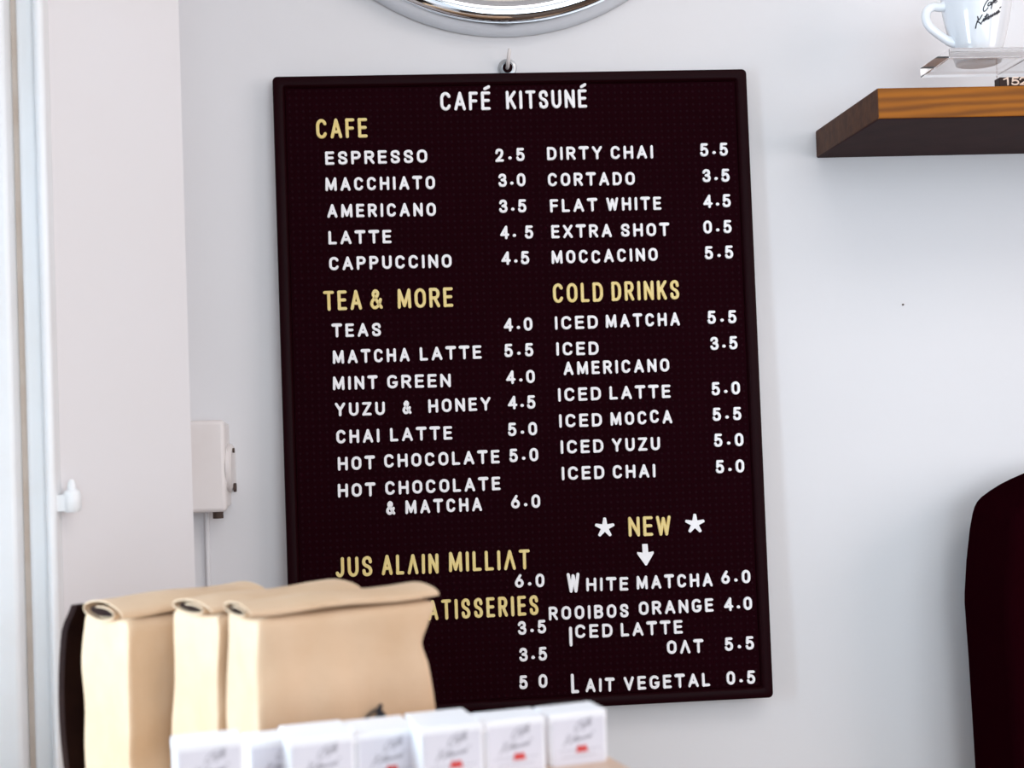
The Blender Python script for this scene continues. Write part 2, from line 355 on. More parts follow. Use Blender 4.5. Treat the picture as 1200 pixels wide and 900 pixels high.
def stroke(bm, pts, hw, th, put):
    """rounded-end ribbon of half width hw and thickness th; put(u,v,h) -> point"""
    _jit[0] += 1; th = th*(1 + .0006*(_jit[0] % 17))
    P = [Vector(p) for p in pts]
    Q = [P[0]]
    for p in P[1:]:
        if (p-Q[-1]).length > 1e-7: Q.append(p)
    P = Q
    if len(P) == 1: P.append(P[0] + Vector((1e-6, 0)))
    closed = len(P) > 4 and (P[0]-P[-1]).length < 1e-6
    if closed: P = P[:-1]
    n = len(P); secs = []
    prof = ((-1, 0), (-1, .62), (-.72, 1), (.72, 1), (1, .62), (1, 0))
    def sec(p, nv, s, lift=1.0):
        return [bm.verts.new(put(p.x + nv.x*a*s*hw, p.y + nv.y*a*s*hw, h*th*lift)) for a, h in prof]
    for i in range(n):
        if closed: a, b = P[i]-P[i-1], P[(i+1) % n]-P[i]
        else:
            a = P[i]-P[i-1] if i else P[1]-P[0]
            b = P[i+1]-P[i] if i < n-1 else a
        a = a.normalized(); b = b.normalized(); t = (a+b)
        t = t.normalized() if t.length > 1e-6 else a
        nv = Vector((-t.y, t.x)); k = 1/max(.6, math.sqrt(max(0.0, (1+a.dot(b))/2)))
        if not closed and i == 0:
            for q in (80, 55, 28): secs.append(sec(P[0]-t*hw*math.sin(math.radians(q)), nv, math.cos(math.radians(q))))
        secs.append(sec(P[i], nv, k))
        if not closed and i == n-1:
            for q in (28, 55, 80): secs.append(sec(P[i]+t*hw*math.sin(math.radians(q)), nv, math.cos(math.radians(q))))
    m = len(secs)
    for k in range(m if closed else m-1):
        A, B = secs[k], secs[(k+1) % m]
        for j in range(5): bm.faces.new((A[j], A[j+1], B[j+1], B[j]))
    if not closed: bm.faces.new(secs[0]); bm.faces.new(secs[-1])
def put_board(u, v, h): return Vector((u, PANEL - .0001 - h, v))
def word(bm, text, p0, p1, cap, sw=.19, asp=1.0, offs=None, th=.0022):
    """letters spaced so that the word runs from pixel p0 to pixel p1 along its baseline"""
    u0, v0 = bd(*p0); u1, v1 = bd(*p1)
    L = math.hypot(u1-u0, v1-v0); ex = Vector(((u1-u0)/L, (v1-v0)/L)); ey = Vector((-ex.y, ex.x))
    H = cap; t = sw*H
    ws = [max(G[c][0]*H*asp, t) if c != '.' else t*1.2 for c in text]
    n1 = max(1, len(text)-1)
    if len(text) > 1 and '.' not in text:      # letters as wide as the spacing of the word asks
        lo_, hi_, g_ = (.88, 1.32, .16) if sw < .2 else (.92, 1.14, .25)
        k = min(hi_, max(lo_, (L - n1*g_*H)/sum(ws))); ws = [max(t, w*k) for w in ws]
    gap = (L - sum(ws))/n1
    if gap < .25*t:                       # squeeze the letters themselves
        k = (L - .25*t*max(1, len(text)-1))/sum(ws); ws = [w*k for w in ws]; gap = .25*t
    x = 0.0
    for i, c in enumerate(text):
        w = ws[i]; dy = (offs or {}).get(i, 0)*H
        for st in G[c][1]:
            q = []
            for (a, b) in st:
                X = x + t/2 + a*(w-t) if w > t*1.01 else x + w/2
                Y = t/2 + b*(H-t) + dy
                if c == '.': Y = t*.62 + .14*H
                q.append((u0 + ex.x*X + ey.x*Y, v0 + ex.y*X + ey.y*Y))
            hw = t/2*(1.25 if c == '.' else 1.0)
            if c == 'T' and sw > .17 and st[0][1] == 1 and st[1][1] == 1: hw *= 1.25
            stroke(bm, q, hw, th, put_board)
        x += w + gap
SC = .0171; HC = .0250                      # cap heights of item letters and of heading letters
def line(kind, words, label=None):
    bm = bmesh.new()
    for w in words:
        txt, p0, p1 = w[:3]; cap = w[3] if len(w) > 3 else (HC if kind == 'heading' else SC)
        offs = w[4] if len(w) > 4 else None
        if kind == 'heading': word(bm, txt, p0, p1, cap, .168, .74, offs)
        elif cap > .02: word(bm, txt, p0, p1, cap, .17, .74, offs)
        else: word(bm, txt, p0, p1, cap, .208, 1.0, offs)
    nm = {'heading': 'heading_lettering', 'title': 'title_lettering', 'item': 'item_lettering', 'price': 'price_lettering'}[kind]
    o = obj(nm, bm, M['letter_yellow' if kind == 'heading' else 'letter_white'], board, 50)
    if label: o['label'] = label
    return o
def item(*w): line('item', w)
def price(txt, p0, p1): line('price', [(txt, p0, p1)])
line('title', [('CAF\u00c9', (516, 130), (575, 129.3), .0238), ('KITSUN\u00c9', (593, 128.6), (688, 126.6), .0238)])
line('heading', [('CAFE', (370.8, 163), (431, 161.5))], 'yellow heading lettering reading CAFE')
item(('ESPRESSO', (381.3, 193.7), (501, 191)));           price('2.5', (580.5, 190.3), (615, 189))
item(('MACCHIATO', (381.3, 224.3), (510, 222)));          price('3.0', (584, 219.5), (616, 218.7))
item(('AMERICANO', (383.6, 255.5), (511, 253.5)));        price('3.5', (584.8, 249.9), (617, 249.3))
item(('LATTE', (385, 286.9), (459, 285.3)))
line('price', [('4', (586.2, 280.6), (597.6, 280.4)), ('.', (601.4, 280.4), (605, 280.3)), ('5', (615, 280.2), (626.4, 279.9))])
item(('CAPPUCCINO', (385.8, 317.2), (529.5, 313.8)));     price('4.5', (587.6, 310.8), (620.4, 310))
item(('DIRTY', (641, 188.2), (705.7, 187)), ('CHAI', (715.6, 187), (765.5, 186)));  price('5.5', (820.3, 183.8), (853, 182.8))
item(('CORTADO', (642, 218.7), (744, 217.2)));            price('3.5', (823, 214), (855, 213.4))
item(('FLAT', (644.5, 249.4), (700, 248)), ('WHITE', (710.5, 247.5), (774.9, 246.2))); price('4.5', (824.2, 244.3), (856.5, 243))
item(('EXTRA', (646, 279.7), (717, 278.2)), ('SHOT', (727.5, 277.9), (784, 276.8)));   price('0.5', (824.2, 274.2), (857.4, 273.4))
item(('MOCCACINO', (646.2, 309.6), (770.8, 306), SC, {3: -.06})); price('5.5', (825.8, 304.4), (859.3, 303.2))
line('heading', [('TEA', (379.5, 364.6), (424.5, 363)), ('&', (434, 362.6), (449.8, 362)), ('MORE', (466, 362), (531.3, 359.8))], 'yellow heading lettering reading TEA & MORE')
item(('TEAS', (389.2, 395.6), (446.8, 394.2)));           price('4.0', (590.4, 388.8), (624.2, 387.6))
item(('MATCHA', (390, 426.7), (480.2, 423.6)), ('LATTE', (492, 423), (564.5, 420.5)));  price('5.5', (591, 419), (625.2, 417.8))
item(('MINT', (390, 457.4), (442.5, 456)), ('GREEN', (453.7, 455.6), (528.5, 453.8)));  price('4.0', (593.2, 450.3), (627, 449))
item(('YUZU', (392.6, 488.1), (451.3, 486.6))); item(('&', (471.8, 485.5), (483.2, 485))); item(('HONEY', (502, 484), (575.3, 481)));  price('4.5', (595.2, 480), (627.6, 479))
item(('CHAI', (394.2, 520), (445, 518.4)), ('LATTE', (457.2, 517.6), (530.2, 515.2)));  price('5.0', (595.2, 511.4), (629.6, 510.2))
item(('HOT', (396, 551.6), (439.4, 550)), ('CHOCOLATE', (450.3, 548.4), (585.7, 543)));  price('5.0', (596.8, 542), (631, 540.6))
item(('HOT', (396, 583.1), (440, 581.6)), ('CHOCOLATE', (451.6, 580.2), (586.6, 574.4)))
item(('&', (452.6, 603.4), (464.2, 603)), ('MATCHA', (475, 602.4), (565, 598.8)))
price('6.0', (598.8, 596.2), (633.2, 595.2))
line('heading', [('JUS', (393, 677), (436.8, 675)), ('AL^IN', (447.4, 674), (514.2, 672)), ('MILLI^T', (526, 670.4), (621.2, 667))])
price('6.0', (603.2, 688.9), (638, 688))
line('heading', [('PATISSERIES', (486.5, 727.8), (631.4, 720.6))], 'yellow heading lettering reading PATISSERIES')
price('3.5', (607, 744.2), (640.2, 742)); price('3.5', (608.4, 775.4), (641.2, 773.8))
line('price', [('5', (608.4, 807.8), (619.4, 807.2)), ('0', (631, 806.2), (642.6, 805.8))])
line('heading', [('COLD', (648, 355.4), (707, 353.8)), ('DRINKS', (716.6, 353.2), (796.2, 351))], 'yellow heading lettering reading COLD DRINKS')
item(('ICED', (650, 386.7), (700.8, 385.2)), ('MATCHA', (709.7, 384.6), (796.7, 381.7)));  price('5.5', (829, 380), (863, 379))
item(('ICED', (651.6, 417), (701.6, 416)), ('AMERICANO', (660.4, 439.9), (784.4, 435.6)));  price('3.5', (832.3, 410.6), (864.3, 409.4))
item(('ICED', (653.8, 470.8), (704.5, 469)), ('LATTE', (714.2, 468.6), (785.8, 466.4)));  price('5.0', (833.8, 463.7), (867.3, 462.4))
item(('ICED', (655, 501.4), (705.6, 499.8)), ('MOCCA', (715.2, 499), (787.8, 496.2), SC, {3: .07}));  price('5.5', (835, 493.7), (868.8, 492.4))
item(('ICED', (656.7, 532), (707.2, 530.4)), ('YUZU', (717, 529.6), (773.6, 527.7)));  price('5.0', (836.6, 524), (871.2, 523))
item(('ICED', (658, 562.9), (708.3, 561.3)), ('CHAI', (718, 561), (768.2, 559.4)));  price('5.0', (838.6, 555), (872.2, 553.8))
line('heading', [('NEW', (736.4, 629), (786.4, 627.2))], 'yellow heading lettering reading NEW')
item(('W', (664.4, 694.6), (685.2, 693.8), .0246), ('HITE', (686.8, 693), (736.2, 692)), ('MATCHA', (745.8, 690.8), (835, 687)))
price('6.0', (845, 684.5), (879.3, 683.4))
item(('ROOIBOS', (643, 727), (736.8, 723.3)), ('ORANGE', (748.6, 721), (836, 716.7)));  price('4.0', (848.4, 716.2), (881.4, 714.7))
item(('I', (667.2, 757.4), (671.8, 757.2), .0246), ('CED', (674, 748), (717.8, 746.6)), ('LATTE', (727.4, 746), (800, 742.3)), ('O^T', (781.4, 766.6), (824, 764.8)))
price('5.5', (849.2, 763), (883.6, 761))
item(('L', (669.2, 812.6), (681.4, 812), .0246), ('AIT', (686, 811), (719.8, 810.2)), ('VEGETAL', (731, 809.2), (832, 804)))
price('0.5', (851.2, 802.6), (885, 801.2))
for cx, cy in ((708.5, 618.3), (814, 613.8)):
    bm = bmesh.new(); u, v = bd(cx, cy)
    out = []
    for k in range(5):
        a = math.radians(90 + 72*k - 1.5)
        for da, R_ in ((-8, .0122), (-4, .0127), (4, .0127), (8, .0122), (36, .0052)):
            b = a + math.radians(da); out.append((u+R_*math.cos(b), v+R_*math.sin(b)))
    A = [bm.verts.new(put_board(x, y, 0)) for x, y in out]; B = [bm.verts.new(put_board(x, y, .0022)) for x, y in out]
    bm.faces.new(A); bm.faces.new(B)
    for q in range(len(out)):
        w = (q+1) % len(out); bm.faces.new((A[q], A[w], B[w], B[q]))
    obj('star_symbol', bm, M['letter_white'], board)
bm = bmesh.new(); u, v = bd(755.4, 637.4); u2, v2 = bd(756.6, 662.4); L = v-v2
arrow = [(-.0034, 0), (.0034, 0), (.0038, -.40*L), (.0104, -.36*L), (.0108, -.44*L), (.0012, -L), (-.0006, -L), (-.0104, -.44*L), (-.0100, -.36*L), (-.0034, -.40*L)]
lo = [bm.verts.new(put_board(u+x+(u2-u)*(-y/L), v+y, 0)) for x, y in arrow]; hi = [bm.verts.new(put_board(u+x+(u2-u)*(-y/L), v+y, .0022)) for x, y in arrow]
bm.faces.new(lo); bm.faces.new(hi)
for i in range(len(arrow)):
    j = (i+1) % len(arrow); bm.faces.new((lo[i], lo[j], hi[j], hi[i]))
obj('arrow_symbol', bm, M['letter_white'], board)

# ------------------------------------------------------------------ clock, hook, junction box, nail
cb = on_y(583.5, -230, 0); RB = 275.0*(-CAM.y)/F*1.012
clock = empty('wall_clock', (cb.x, 0, cb.z)); tag(clock, 'large round chrome rimmed wall clock above the menu board', 'clock')
bm = bmesh.new()
T_ = .036; RF = RB*.972
lathe(bm, [(RB, -.0005), (RB+.0008, -.004), (RF+.002, -T_+.003), (RF+.0004, -T_), (RF-.010, -T_+.002), (RF-.012, -.0005)], 160, 'Y', closed=True)
tag(obj('rim_band', bm, M['satin_metal'], clock, 40), 'satin metal outer band')
bm = bmesh.new(); pr = []
for k in range(15):
    a = math.pi*k/14; pr.append((RF-.0145+.0140*math.cos(a), -T_-.0003-.0085*math.sin(a)))
pr += [(RF-.029, -T_+.012), (RF-.0122, -T_+.012), (RF-.0108, -T_+.0021)]
lathe(bm, pr, 160, 'Y', closed=True)
tag(obj('chrome_bezel', bm, M['chrome'], clock, 60), 'polished chrome bezel')
bm = bmesh.new(); lathe(bm, [(RF-.0125, -.0006), (RF-.0125, -T_+.012), (RF-.0296, -T_+.010), (RF-.0296, -T_+.006), (0, -T_+.006)], 120, 'Y')
tag(obj('clock_face', bm, M['clock_face'], clock, 40), 'cream clock face')
for ang, ln, w in ((300, .12, .006), (58, .18, .004)):
    bm = bmesh.new(); a = math.radians(ang)
    stroke(bm, [(0, 0), (ln*math.sin(a), ln*math.cos(a))], w, .0018, lambda u, v, h: Vector((u, -T_+.0055-h, v)))
    obj('clock_hand', bm, M['black_frame'], clock, 50)

hk = on_y(594.5, 80.5, 0)
hook = empty('wall_hook', (hk.x, 0, hk.z)); tag(hook, 'small round metal wall hook with white peg just above the menu board', 'hook')
bm = bmesh.new(); lathe(bm, [(.0118, -.0003), (.0118, -.0035), (.0108, -.0052), (.0075, -.0062), (.0072, -.0040), (0, -.0040)], 40, 'Y')
obj('hook_plate', bm, M['hook_metal'], hook, 35)
bm = bmesh.new()
pr = [(.0048+.0016*math.cos(a), -.0060+.0016*math.sin(a)) for a in [2*math.pi*k/10 for k in range(10)]]
lathe(bm, pr, 32, 'Y', closed=True); lathe(bm, [(.0034, -.0041), (.0034, -.0046), (0, -.0046)], 24, 'Y')
tag(obj('hook_ring', bm, M['black_frame'], hook, 60), 'dark inner ring')
bm = bmesh.new(); tube(bm, [(-.0004, -.0047, -.0005), (0, -.010, .0008), (.0004, -.017, .006), (.0012, -.021, .0135), (.002, -.023, .020)], [.0024, .0025, .0025, .0024, .0018], 12)
tag(obj('hook_peg', bm, M['white_plastic'], hook, 60), 'white upturned peg')

d_ = 1.690; yb = CAM.y + d_
c0 = at(230, 493, d_); c1 = at(263.5, 600, d_)
jb = empty('junction_box', (XC, 0, (c0.z+c1.z)/2)); tag(jb, 'white plastic electrical junction box in the corner left of the menu board', 'junction box')
hh = (c0.z-c1.z)/2; xr = c1.x-XC+.002
bm = bmesh.new(); box(bm, .0012, xr, yb+.014, -.0003, -hh+.004, hh-.004); obj('box_body', bm, M['white_plastic'], jb, bevel=(.004, 3))
bm = bmesh.new(); box(bm, .0012, xr+.0006, yb, yb+.0135, -hh, hh); obj('box_cover', bm, M['white_plastic'], jb, bevel=(.0055, 4))
bm = bmesh.new(); lathe(bm, [(.030, 0), (.030, .004), (.027, .0065), (.0, .0065)], 40, 'X', (xr+.0001, yb+.030, -.004)); obj('side_cap', bm, M['white_plastic'], jb, 35)
bm = bmesh.new()
lathe(bm, [(.0055, 0), (.0055, .003), (0, .003)], 16, 'X', (xr+.0068, yb+.022, -.028)); tag(obj('cap_screw', bm, M['dark_grime'], jb, 40), 'dark rusted screw')
bm = bmesh.new(); lathe(bm, [(.003, 0), (.003, .002), (0, .002)], 16, 'X', (xr+.0068, yb+.022, .018))
tag(obj('cap_screw', bm, M['dark_grime'], jb, 40), 'dark rusted screw')
bm = bmesh.new(); lathe(bm, [(.0065, -.010), (.0065, 0), (.009, .0)], 16, 'Z', (xr-.014, yb+.026, -hh+.0008)); tag(obj('cable_gland', bm, M['dark_grime'], jb, 40), 'dark cable gland')
bm = bmesh.new(); tube(bm, [(.047, -.0032, -hh+.004), (.047, -.0032, -hh-.9)], .0030, 12)
obj('cable_conduit', bm, M['wall'], jb, 60)

nl = on_y(1058, 357, 0); bm = bmesh.new(); lathe(bm, [(.0013, -.0001), (.0013, -.0012), (0, -.0016)], 12, 'Y', nl)
tag(obj('nail', bm, M['dark_grime'], None, 50), 'tiny dark nail head in bare white wall below the wooden shelf', 'nail')

# ------------------------------------------------------------------ shelf with cup
sd = 1.503
p_fb = at(1029, 140, sd); p_ft = at(1029, 103, sd)
SX, SZ0, SZ1 = p_fb.x, p_fb.z, p_ft.z; SY = CAM.y + sd
sx_back = on_y(956, 170, 0).x
shelf = empty('wall_shelf', (SX, 0, SZ0)); tag(shelf, 'thick orange brown wooden wall shelf at upper right holding the white cup', 'shelf')
bm = bmesh.new(); th = SZ1-SZ0
slip = sx_back-SX
q = [(0, SY, 0), (1.0, SY, 0), (1.0, 0, 0), (slip, 0, 0)]
lo = [bm.verts.new((x, y, 0)) for x, y, z in q]; hi = [bm.verts.new((x, y, th)) for x, y, z in q]
fs = [bm.faces.new(lo), bm.faces.new(hi)]
for i in range(4):
    j = (i+1) % 4; f = bm.faces.new((lo[i], lo[j], hi[j], hi[i])); fs.append(f)
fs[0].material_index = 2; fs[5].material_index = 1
obj('shelf_plank', bm, [M['shelf_wood'], M['shelf_end'], M['shelf_under_shade']], shelf, bevel=(.0022, 3))

# acrylic riser
rd = 1.552                                     # depth of its front edge
a0 = at(1112, 56, rd); a1 = at(1112, 68.5, rd)
RX, RZ1, RZ0, RY0, RY1 = a0.x, a0.z, a1.z, CAM.y+rd, CAM.y+rd+.093
rz = RZ0 - SZ1
ris = empty('display_riser', (RX+.10, (RY0+RY1)/2, SZ1)); tag(ris, 'clear acrylic display riser on the wooden shelf under the white cup', 'display stand')
bm = bmesh.new(); box(bm, -.10, .16, RY0-(RY0+RY1)/2, RY1-(RY0+RY1)/2, rz, RZ1-SZ1); obj('riser_top', bm, M['acrylic'], ris, bevel=(.0012, 2))
for x in (-.006, .140):
    bm = bmesh.new(); box(bm, x, x+.004, -.040, .040, .0002, rz-.0001); obj('riser_leg', bm, M['acrylic'], ris, bevel=(.0006, 2))

# cup
CD = rd + .043
cbp = at(1146, 54.5, CD); k = CD/F
cup = empty('coffee_cup', (cbp.x, CAM.y+CD, RZ1+.0002)); tag(cup, 'white ceramic coffee cup with black script lettering on the acrylic riser', 'cup')
prof = [(0, .0012), (.0225, .0006), (.0240, 0), (.0262, .0006), (.0272, .004), (.0325, .022), (.0368, .040), (.0395, .056), (.0408, .072), (.0412, .082), (.0408, .0845), (.0396, .0845), (.0385, .082), (.0378, .070), (.0350, .045), (.0290, .022), (.020, .010), (0, .007)]
prof = [(r*k*1e3/.985, h) for r, h in prof]
def rad_at(h):
    pp = prof[2:11]
    for (r0, h0), (r1, h1) in zip(pp, pp[1:]):
        if h0 <= h <= h1: return r0 + (r1-r0)*(h-h0)/(h1-h0)
    return pp[-1][0]
bm = bmesh.new(); lathe(bm, prof, 72); obj('cup_body', bm, M['ceramic'], cup, 60)
def cup_px(px, py):                            # photo position -> cup local (u across, h up)
    p = at(px, py, CD-.036); s = 1.0
    return (p.x-CAM.x)*s + CAM.x - cup.location.x, (p.z-CAM.z)*s + CAM.z - cup.location.z
hpts = [(1112, 2), (1104, 8.5), (1094, 8.2), (1086.5, 13), (1085, 22), (1089, 31), (1098, 39), (1109, 46.5), (1119, 51)]
hp2 = []
for px, py in hpts:
    p = at(px, py, CD); hp2.append(Vector((p.x-cup.location.x, 0, p.z-cup.location.z)))
bm = bmesh.new(); tube(bm, spline(hp2, 5), [.0047]*6 + [.0043]*30 + [.0048]*5, 14, 1.25); obj('cup_handle', bm, M['ceramic'], cup, 60)
SCRIPT = [  # strokes of the two word script mark, photo pixels on the cup
 [(1163, -2), (1158, 0), (1154.2, 4), (1151.8, 10), (1152.3, 13.6), (1154.6, 12.8), (1156.8, 9.8)],
 [(1160.6, 3.6), (1157.6, 4.2), (1156.4, 7), (1158, 7.6), (1160.6, 3.8), (1160.0, 6.8), (1161.6, 5.6)],
 [(1161.6, 5.6), (1164.4, 0), (1165.4, -4), (1163.8, -3), (1162.0, 4), (1160.4, 10.6)],
 [(1162.8, 4.4), (1164.6, 2.6), (1166.4, .6), (1165, .4), (1163.8, 3.2), (1165, 4.4), (1167.4, 2)],
 [(1146.2, 19), (1147.2, 22.4), (1145.9, 27), (1145.5, 31.6)],
 [(1151, 17.6), (1148.6, 22), (1146.4, 24.2), (1148.4, 25.4), (1150.8, 27.6)],
 [(1151.2, 26), (1153.2, 21.4), (1153.4, 24.6), (1156.2, 16.2), (1155.2, 23.4), (1158, 19.2), (1159, 21.6), (1157.6, 22.4), (1160.4, 18.2), (1160.8, 20.6), (1162.6, 17), (1163, 19.4), (1165, 15.4), (1165.6, 18), (1167.6, 13.8), (1168, 16.8), (1170.6, 12.8), (1169.4, 12.6), (1169, 15.6), (1171.8, 13.6)],
 [(1153.8, 19.6), (1157.8, 17.6)], [(1171.2, 9.6), (1172.8, 8.2)]]
def put_cup(u, v, h):
    r = rad_at(max(0.004, min(.084, v))) + .00012 + h
    a = max(-1.45, min(1.45, math.asin(max(-.99, min(.99, u/r)))))
    return Vector((r*math.sin(a), -r*math.cos(a), v))
bm = bmesh.new()
for st in SCRIPT:
    stroke(bm, [(v.x, v.y) for v in spline([cup_px(*p) for p in st], 4)], .00062, .0003, put_cup)
tag(obj('script_lettering', bm, M['ink'], cup, 60), 'black script lettering printed on the cup')

# name block at the right end of the shelf
nd = 1.515
n0 = at(1171.5, 100.5, nd); n1 = at(1174, 90.5, nd)
nb = empty('name_block', (n0.x+.04, CAM.y+nd+.006, SZ1)); tag(nb, 'small dark sign block with raised cream figures at the shelf front edge', 'sign')
hN = n1.z - SZ1
bm = bmesh.new(); box(bm, -.04, .05, -.006, .008, .0002, hN); obj('block', bm, M['sign_dark'], nb, bevel=(.0006, 2))
bm = bmesh.new(); x = -.035
for c in '152':
    w = .0075
    for st in G[c][1]:
        stroke(bm, [(x + a*w, hN*.30 + b*hN*.62) for a, b in st], .0009, .0012, lambda u, v, h: Vector((u, -.0061-h, v)))
    x += .0095
tag(obj('block_figures', bm, M['sign_letter'], nb, 50), 'raised cream figures')

# ------------------------------------------------------------------ black machine on the back counter
md = 1.665
sil = [(1145, 905), (1141, 840), (1136.5, 770), (1131.5, 703), (1131.6, 690), (1134, 650), (1138.5, 612), (1142, 594), (1145, 588), (1150, 582.5), (1160, 575), (1172, 567.5), (1185, 561), (1200, 554.5), (1220, 548), (1245, 543)]
P = [at(px, py, md) for px, py in sil]
zc = .84
xl, xm = P[0].x, P[-1].x + .01
left = [(P[0].x+.006, zc+.012), (P[0].x+.004, P[0].z-.03)] + [(p.x, p.z) for p in P]
right = [(2*xm-x, z) for x, z in reversed(left)]
poly = left + right
mach = empty('coffee_machine', (xm, CAM.y+md, zc)); tag(mach, 'black coffee machine with rounded shoulders at the right edge below the shelf', 'coffee machine')
bm = bmesh.new()
A = [bm.verts.new(((x-xm)*.93, -.10, (z-zc)*.985)) for x, z in poly]; B = [bm.verts.new((x-xm, .0, z-zc)) for x, z in poly]; Cc = [bm.verts.new(((x-xm)*.9, .04, (z-zc)*.97)) for x, z in poly]
bm.faces.new(A); bm.faces.new(Cc)
for i in range(len(poly)):
    j = (i+1) % len(poly); bm.faces.new((A[i], A[j], B[j], B[i])); bm.faces.new((B[i], B[j], Cc[j], Cc[i]))
obj('machine_body', bm, M['machine'], mach, bevel=(.012, 4))
bm = bmesh.new(); box(bm, xl-xm-.005, xm-xl+.005, -.12, .05, .0003, .0115); obj('machine_base', bm, M['machine'], mach, bevel=(.004, 2))
bm = bmesh.new(); box(bm, .30, 1.60, -.36, -.001, .80, zc); box(bm, .34, 1.56, -.32, -.002, 0.001, .7999)
tag(obj('back_counter', bm, M['counter'], None, bevel=(.003, 2)), 'wooden back counter along the wall under the coffee machine', 'counter')

# ------------------------------------------------------------------ bar counter, bags, boxes
ZK = CAM.z - .372*KS                              # counter top
bm = bmesh.new(); box(bm, WX+.03, .10, -1.22, -.665, ZK-.045, ZK); box(bm, WX+.07, .06, -1.18, -.70, .001, ZK-.0451)
tag(obj('bar_counter', bm, M['counter'], None, bevel=(.004, 2)), 'wooden bar counter in front carrying the paper bags and small boxes', 'counter')

def make_bag(pxl, d, ztop, theta, Wd, Dp, label, seed, roll_w=1.0, back=False):
    """kraft bag: pxl = photo x of its front-left upright edge, d its distance"""
    rnd = random.Random(seed)
    e1 = Vector((math.cos(theta), math.sin(theta), 0)); e2 = Vector((-math.sin(theta), math.cos(theta), 0))
    o = at(pxl, 745, d*KS)
    H = (ztop - ZK)/KS
    root = empty('coffee_bag', (o.x, o.y, ZK)); root.rotation_euler = (0, 0, theta); root.scale = (KS, KS, KS)
    tag(root, label, 'paper bag', 'kraft coffee bags on the bar counter')
    NW, ND, NZ = 26, 12, 40
    bm = bmesh.new(); rings = []
    HB = H
    ph = [rnd.uniform(0, 6.28) for _ in range(8)]
    for k in range(NZ+1):
        t = k/NZ; z = .0004 + HB*t
        s = (H - z)                               # distance below the top
        wl_ = -.003*math.sin(math.pi*t)
        if s < .034: wr = Wd - .018*(s/.034)
        elif s < .05: wr = Wd - .018 + .006*(s-.034)/.016
        else: wr = Wd - .012 + .012*min(1, (s-.05)/.09)
        dep = Dp*(1 - .12*max(0, 1-s/.010)**2)
        y0 = (Dp-dep)*.5
        ring = []
        def V(x, y):
            wob = .0011*math.sin(x*70+ph[0]+z*40) + .0009*math.sin(z*95+ph[1]+y*60)
            q = Vector((x*16+seed*3.1, y*16, z*11)); cr = abs(noise.noise(q)) - .18
            q2 = Vector((x*38, y*38+seed, z*30)); f = min(1, s/.02)*min(1, t*8)
            amp = .0062*cr*f + .0012*noise.noise(q2)*f
            sx = -1 if x < Wd*.06 and .004 < y < dep else 0
            sy = (-1 if y < .02 else 1) if sx == 0 else 0
            return bm.verts.new((x + sx*amp*.8, y + wob*(1 if 0 < t else 0) + sy*amp, z))
        bul = .006*math.sin(math.pi*t)
        gus = .006*math.sin(math.pi*min(1, max(0, t)))**.7 if 0 < t < 1 else 0
        for i in range(NW):                        # front, left to right
            a = i/NW; ring.append(V(wl_ + (wr-wl_)*a, y0 - bul*math.sin(math.pi*a)))
        for j in range(ND):                        # right gusset
            a = j/ND; ring.append(V(wr - gus*(1-abs(2*a-1)), y0 + dep*a))
        for i in range(NW):
            a = i/NW; ring.append(V(wr - (wr-wl_)*a, y0 + dep + bul*.6*math.sin(math.pi*a)))
        for j in range(ND):
            a = j/ND; ring.append(V(wl_ + gus*.7*(1-abs(2*a-1)) + .0012*math.sin(z*60+ph[2]+a*4), y0 + dep*(1-a)))
        rings.append(ring)
    n = len(rings[0])
    for A, B in zip(rings, rings[1:]):
        for i in range(n): bm.faces.new((A[i], A[(i+1) % n], B[(i+1) % n], B[i]))
    bm.faces.new(rings[0]); bm.faces.new(rings[-1])
    obj('bag_body', bm, M['kraft'], root, 42, sub=1)
    # rolled-down top: a flattened spiral of paper lying along the top edge
    bm = bmesh.new(); path = []
    turns, N = 1.35, 48
    for i in range(N+1):
        s = i/N; a = math.radians(-170) - 2*math.pi*turns*s
        ka = 1 - .50*s; kb = 1 - .62*s
        ca, sa = math.cos(a), math.sin(a)
        path.append((Dp*.5 + Dp*.475*ka*math.copysign(abs(ca)**1.15, ca), H + .0030 + .0066*roll_w*kb*sa))
    x0, x1 = -.0045, Wd + .0005
    NX = 8; th_ = .0006
    cols = []
    for m in range(NX+1):
        x = x0 + (x1-x0)*m/NX; cols.append([])
        for i, (y, z) in enumerate(path):
            y2, z2 = path[min(i+1, N)]; y1, z1 = path[max(i-1, 0)]
            tn = Vector((y2-y1, z2-z1)).normalized(); nv = Vector((-tn.y, tn.x))*th_
            w = .0010*math.sin(x*60+ph[3]) 
            cols[-1].append((bm.verts.new((x, y+nv.x, z+nv.y+w)), bm.verts.new((x, y-nv.x, z-nv.y+w))))
    inner = []
    for A, B in zip(cols, cols[1:]):
        for i in range(N):
            bm.faces.new((A[i][0], A[i+1][0], B[i+1][0], B[i][0])); bm.faces.new((A[i][1], A[i+1][1], B[i+1][1], B[i][1]))
    for A in (cols[0], cols[-1]):
        for i in range(N): bm.faces.new((A[i][0], A[i+1][0], A[i+1][1], A[i][1]))
    for A, B in zip(cols, cols[1:]):
        for i in (0, N): bm.faces.new((A[i][0], B[i][0], B[i][1], A[i][1]))
    ro = obj('rolled_top', bm, M['kraft'], root, 50)
    bm = bmesh.new()                               # dark core standing in for the shade inside the roll
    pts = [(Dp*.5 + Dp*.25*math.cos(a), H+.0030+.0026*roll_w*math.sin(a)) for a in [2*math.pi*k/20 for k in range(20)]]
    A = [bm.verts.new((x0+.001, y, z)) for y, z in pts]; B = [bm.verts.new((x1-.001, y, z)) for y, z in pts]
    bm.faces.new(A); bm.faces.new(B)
    for i in range(20): bm.faces.new((A[i], A[(i+1) % 20], B[(i+1) % 20], B[i]))
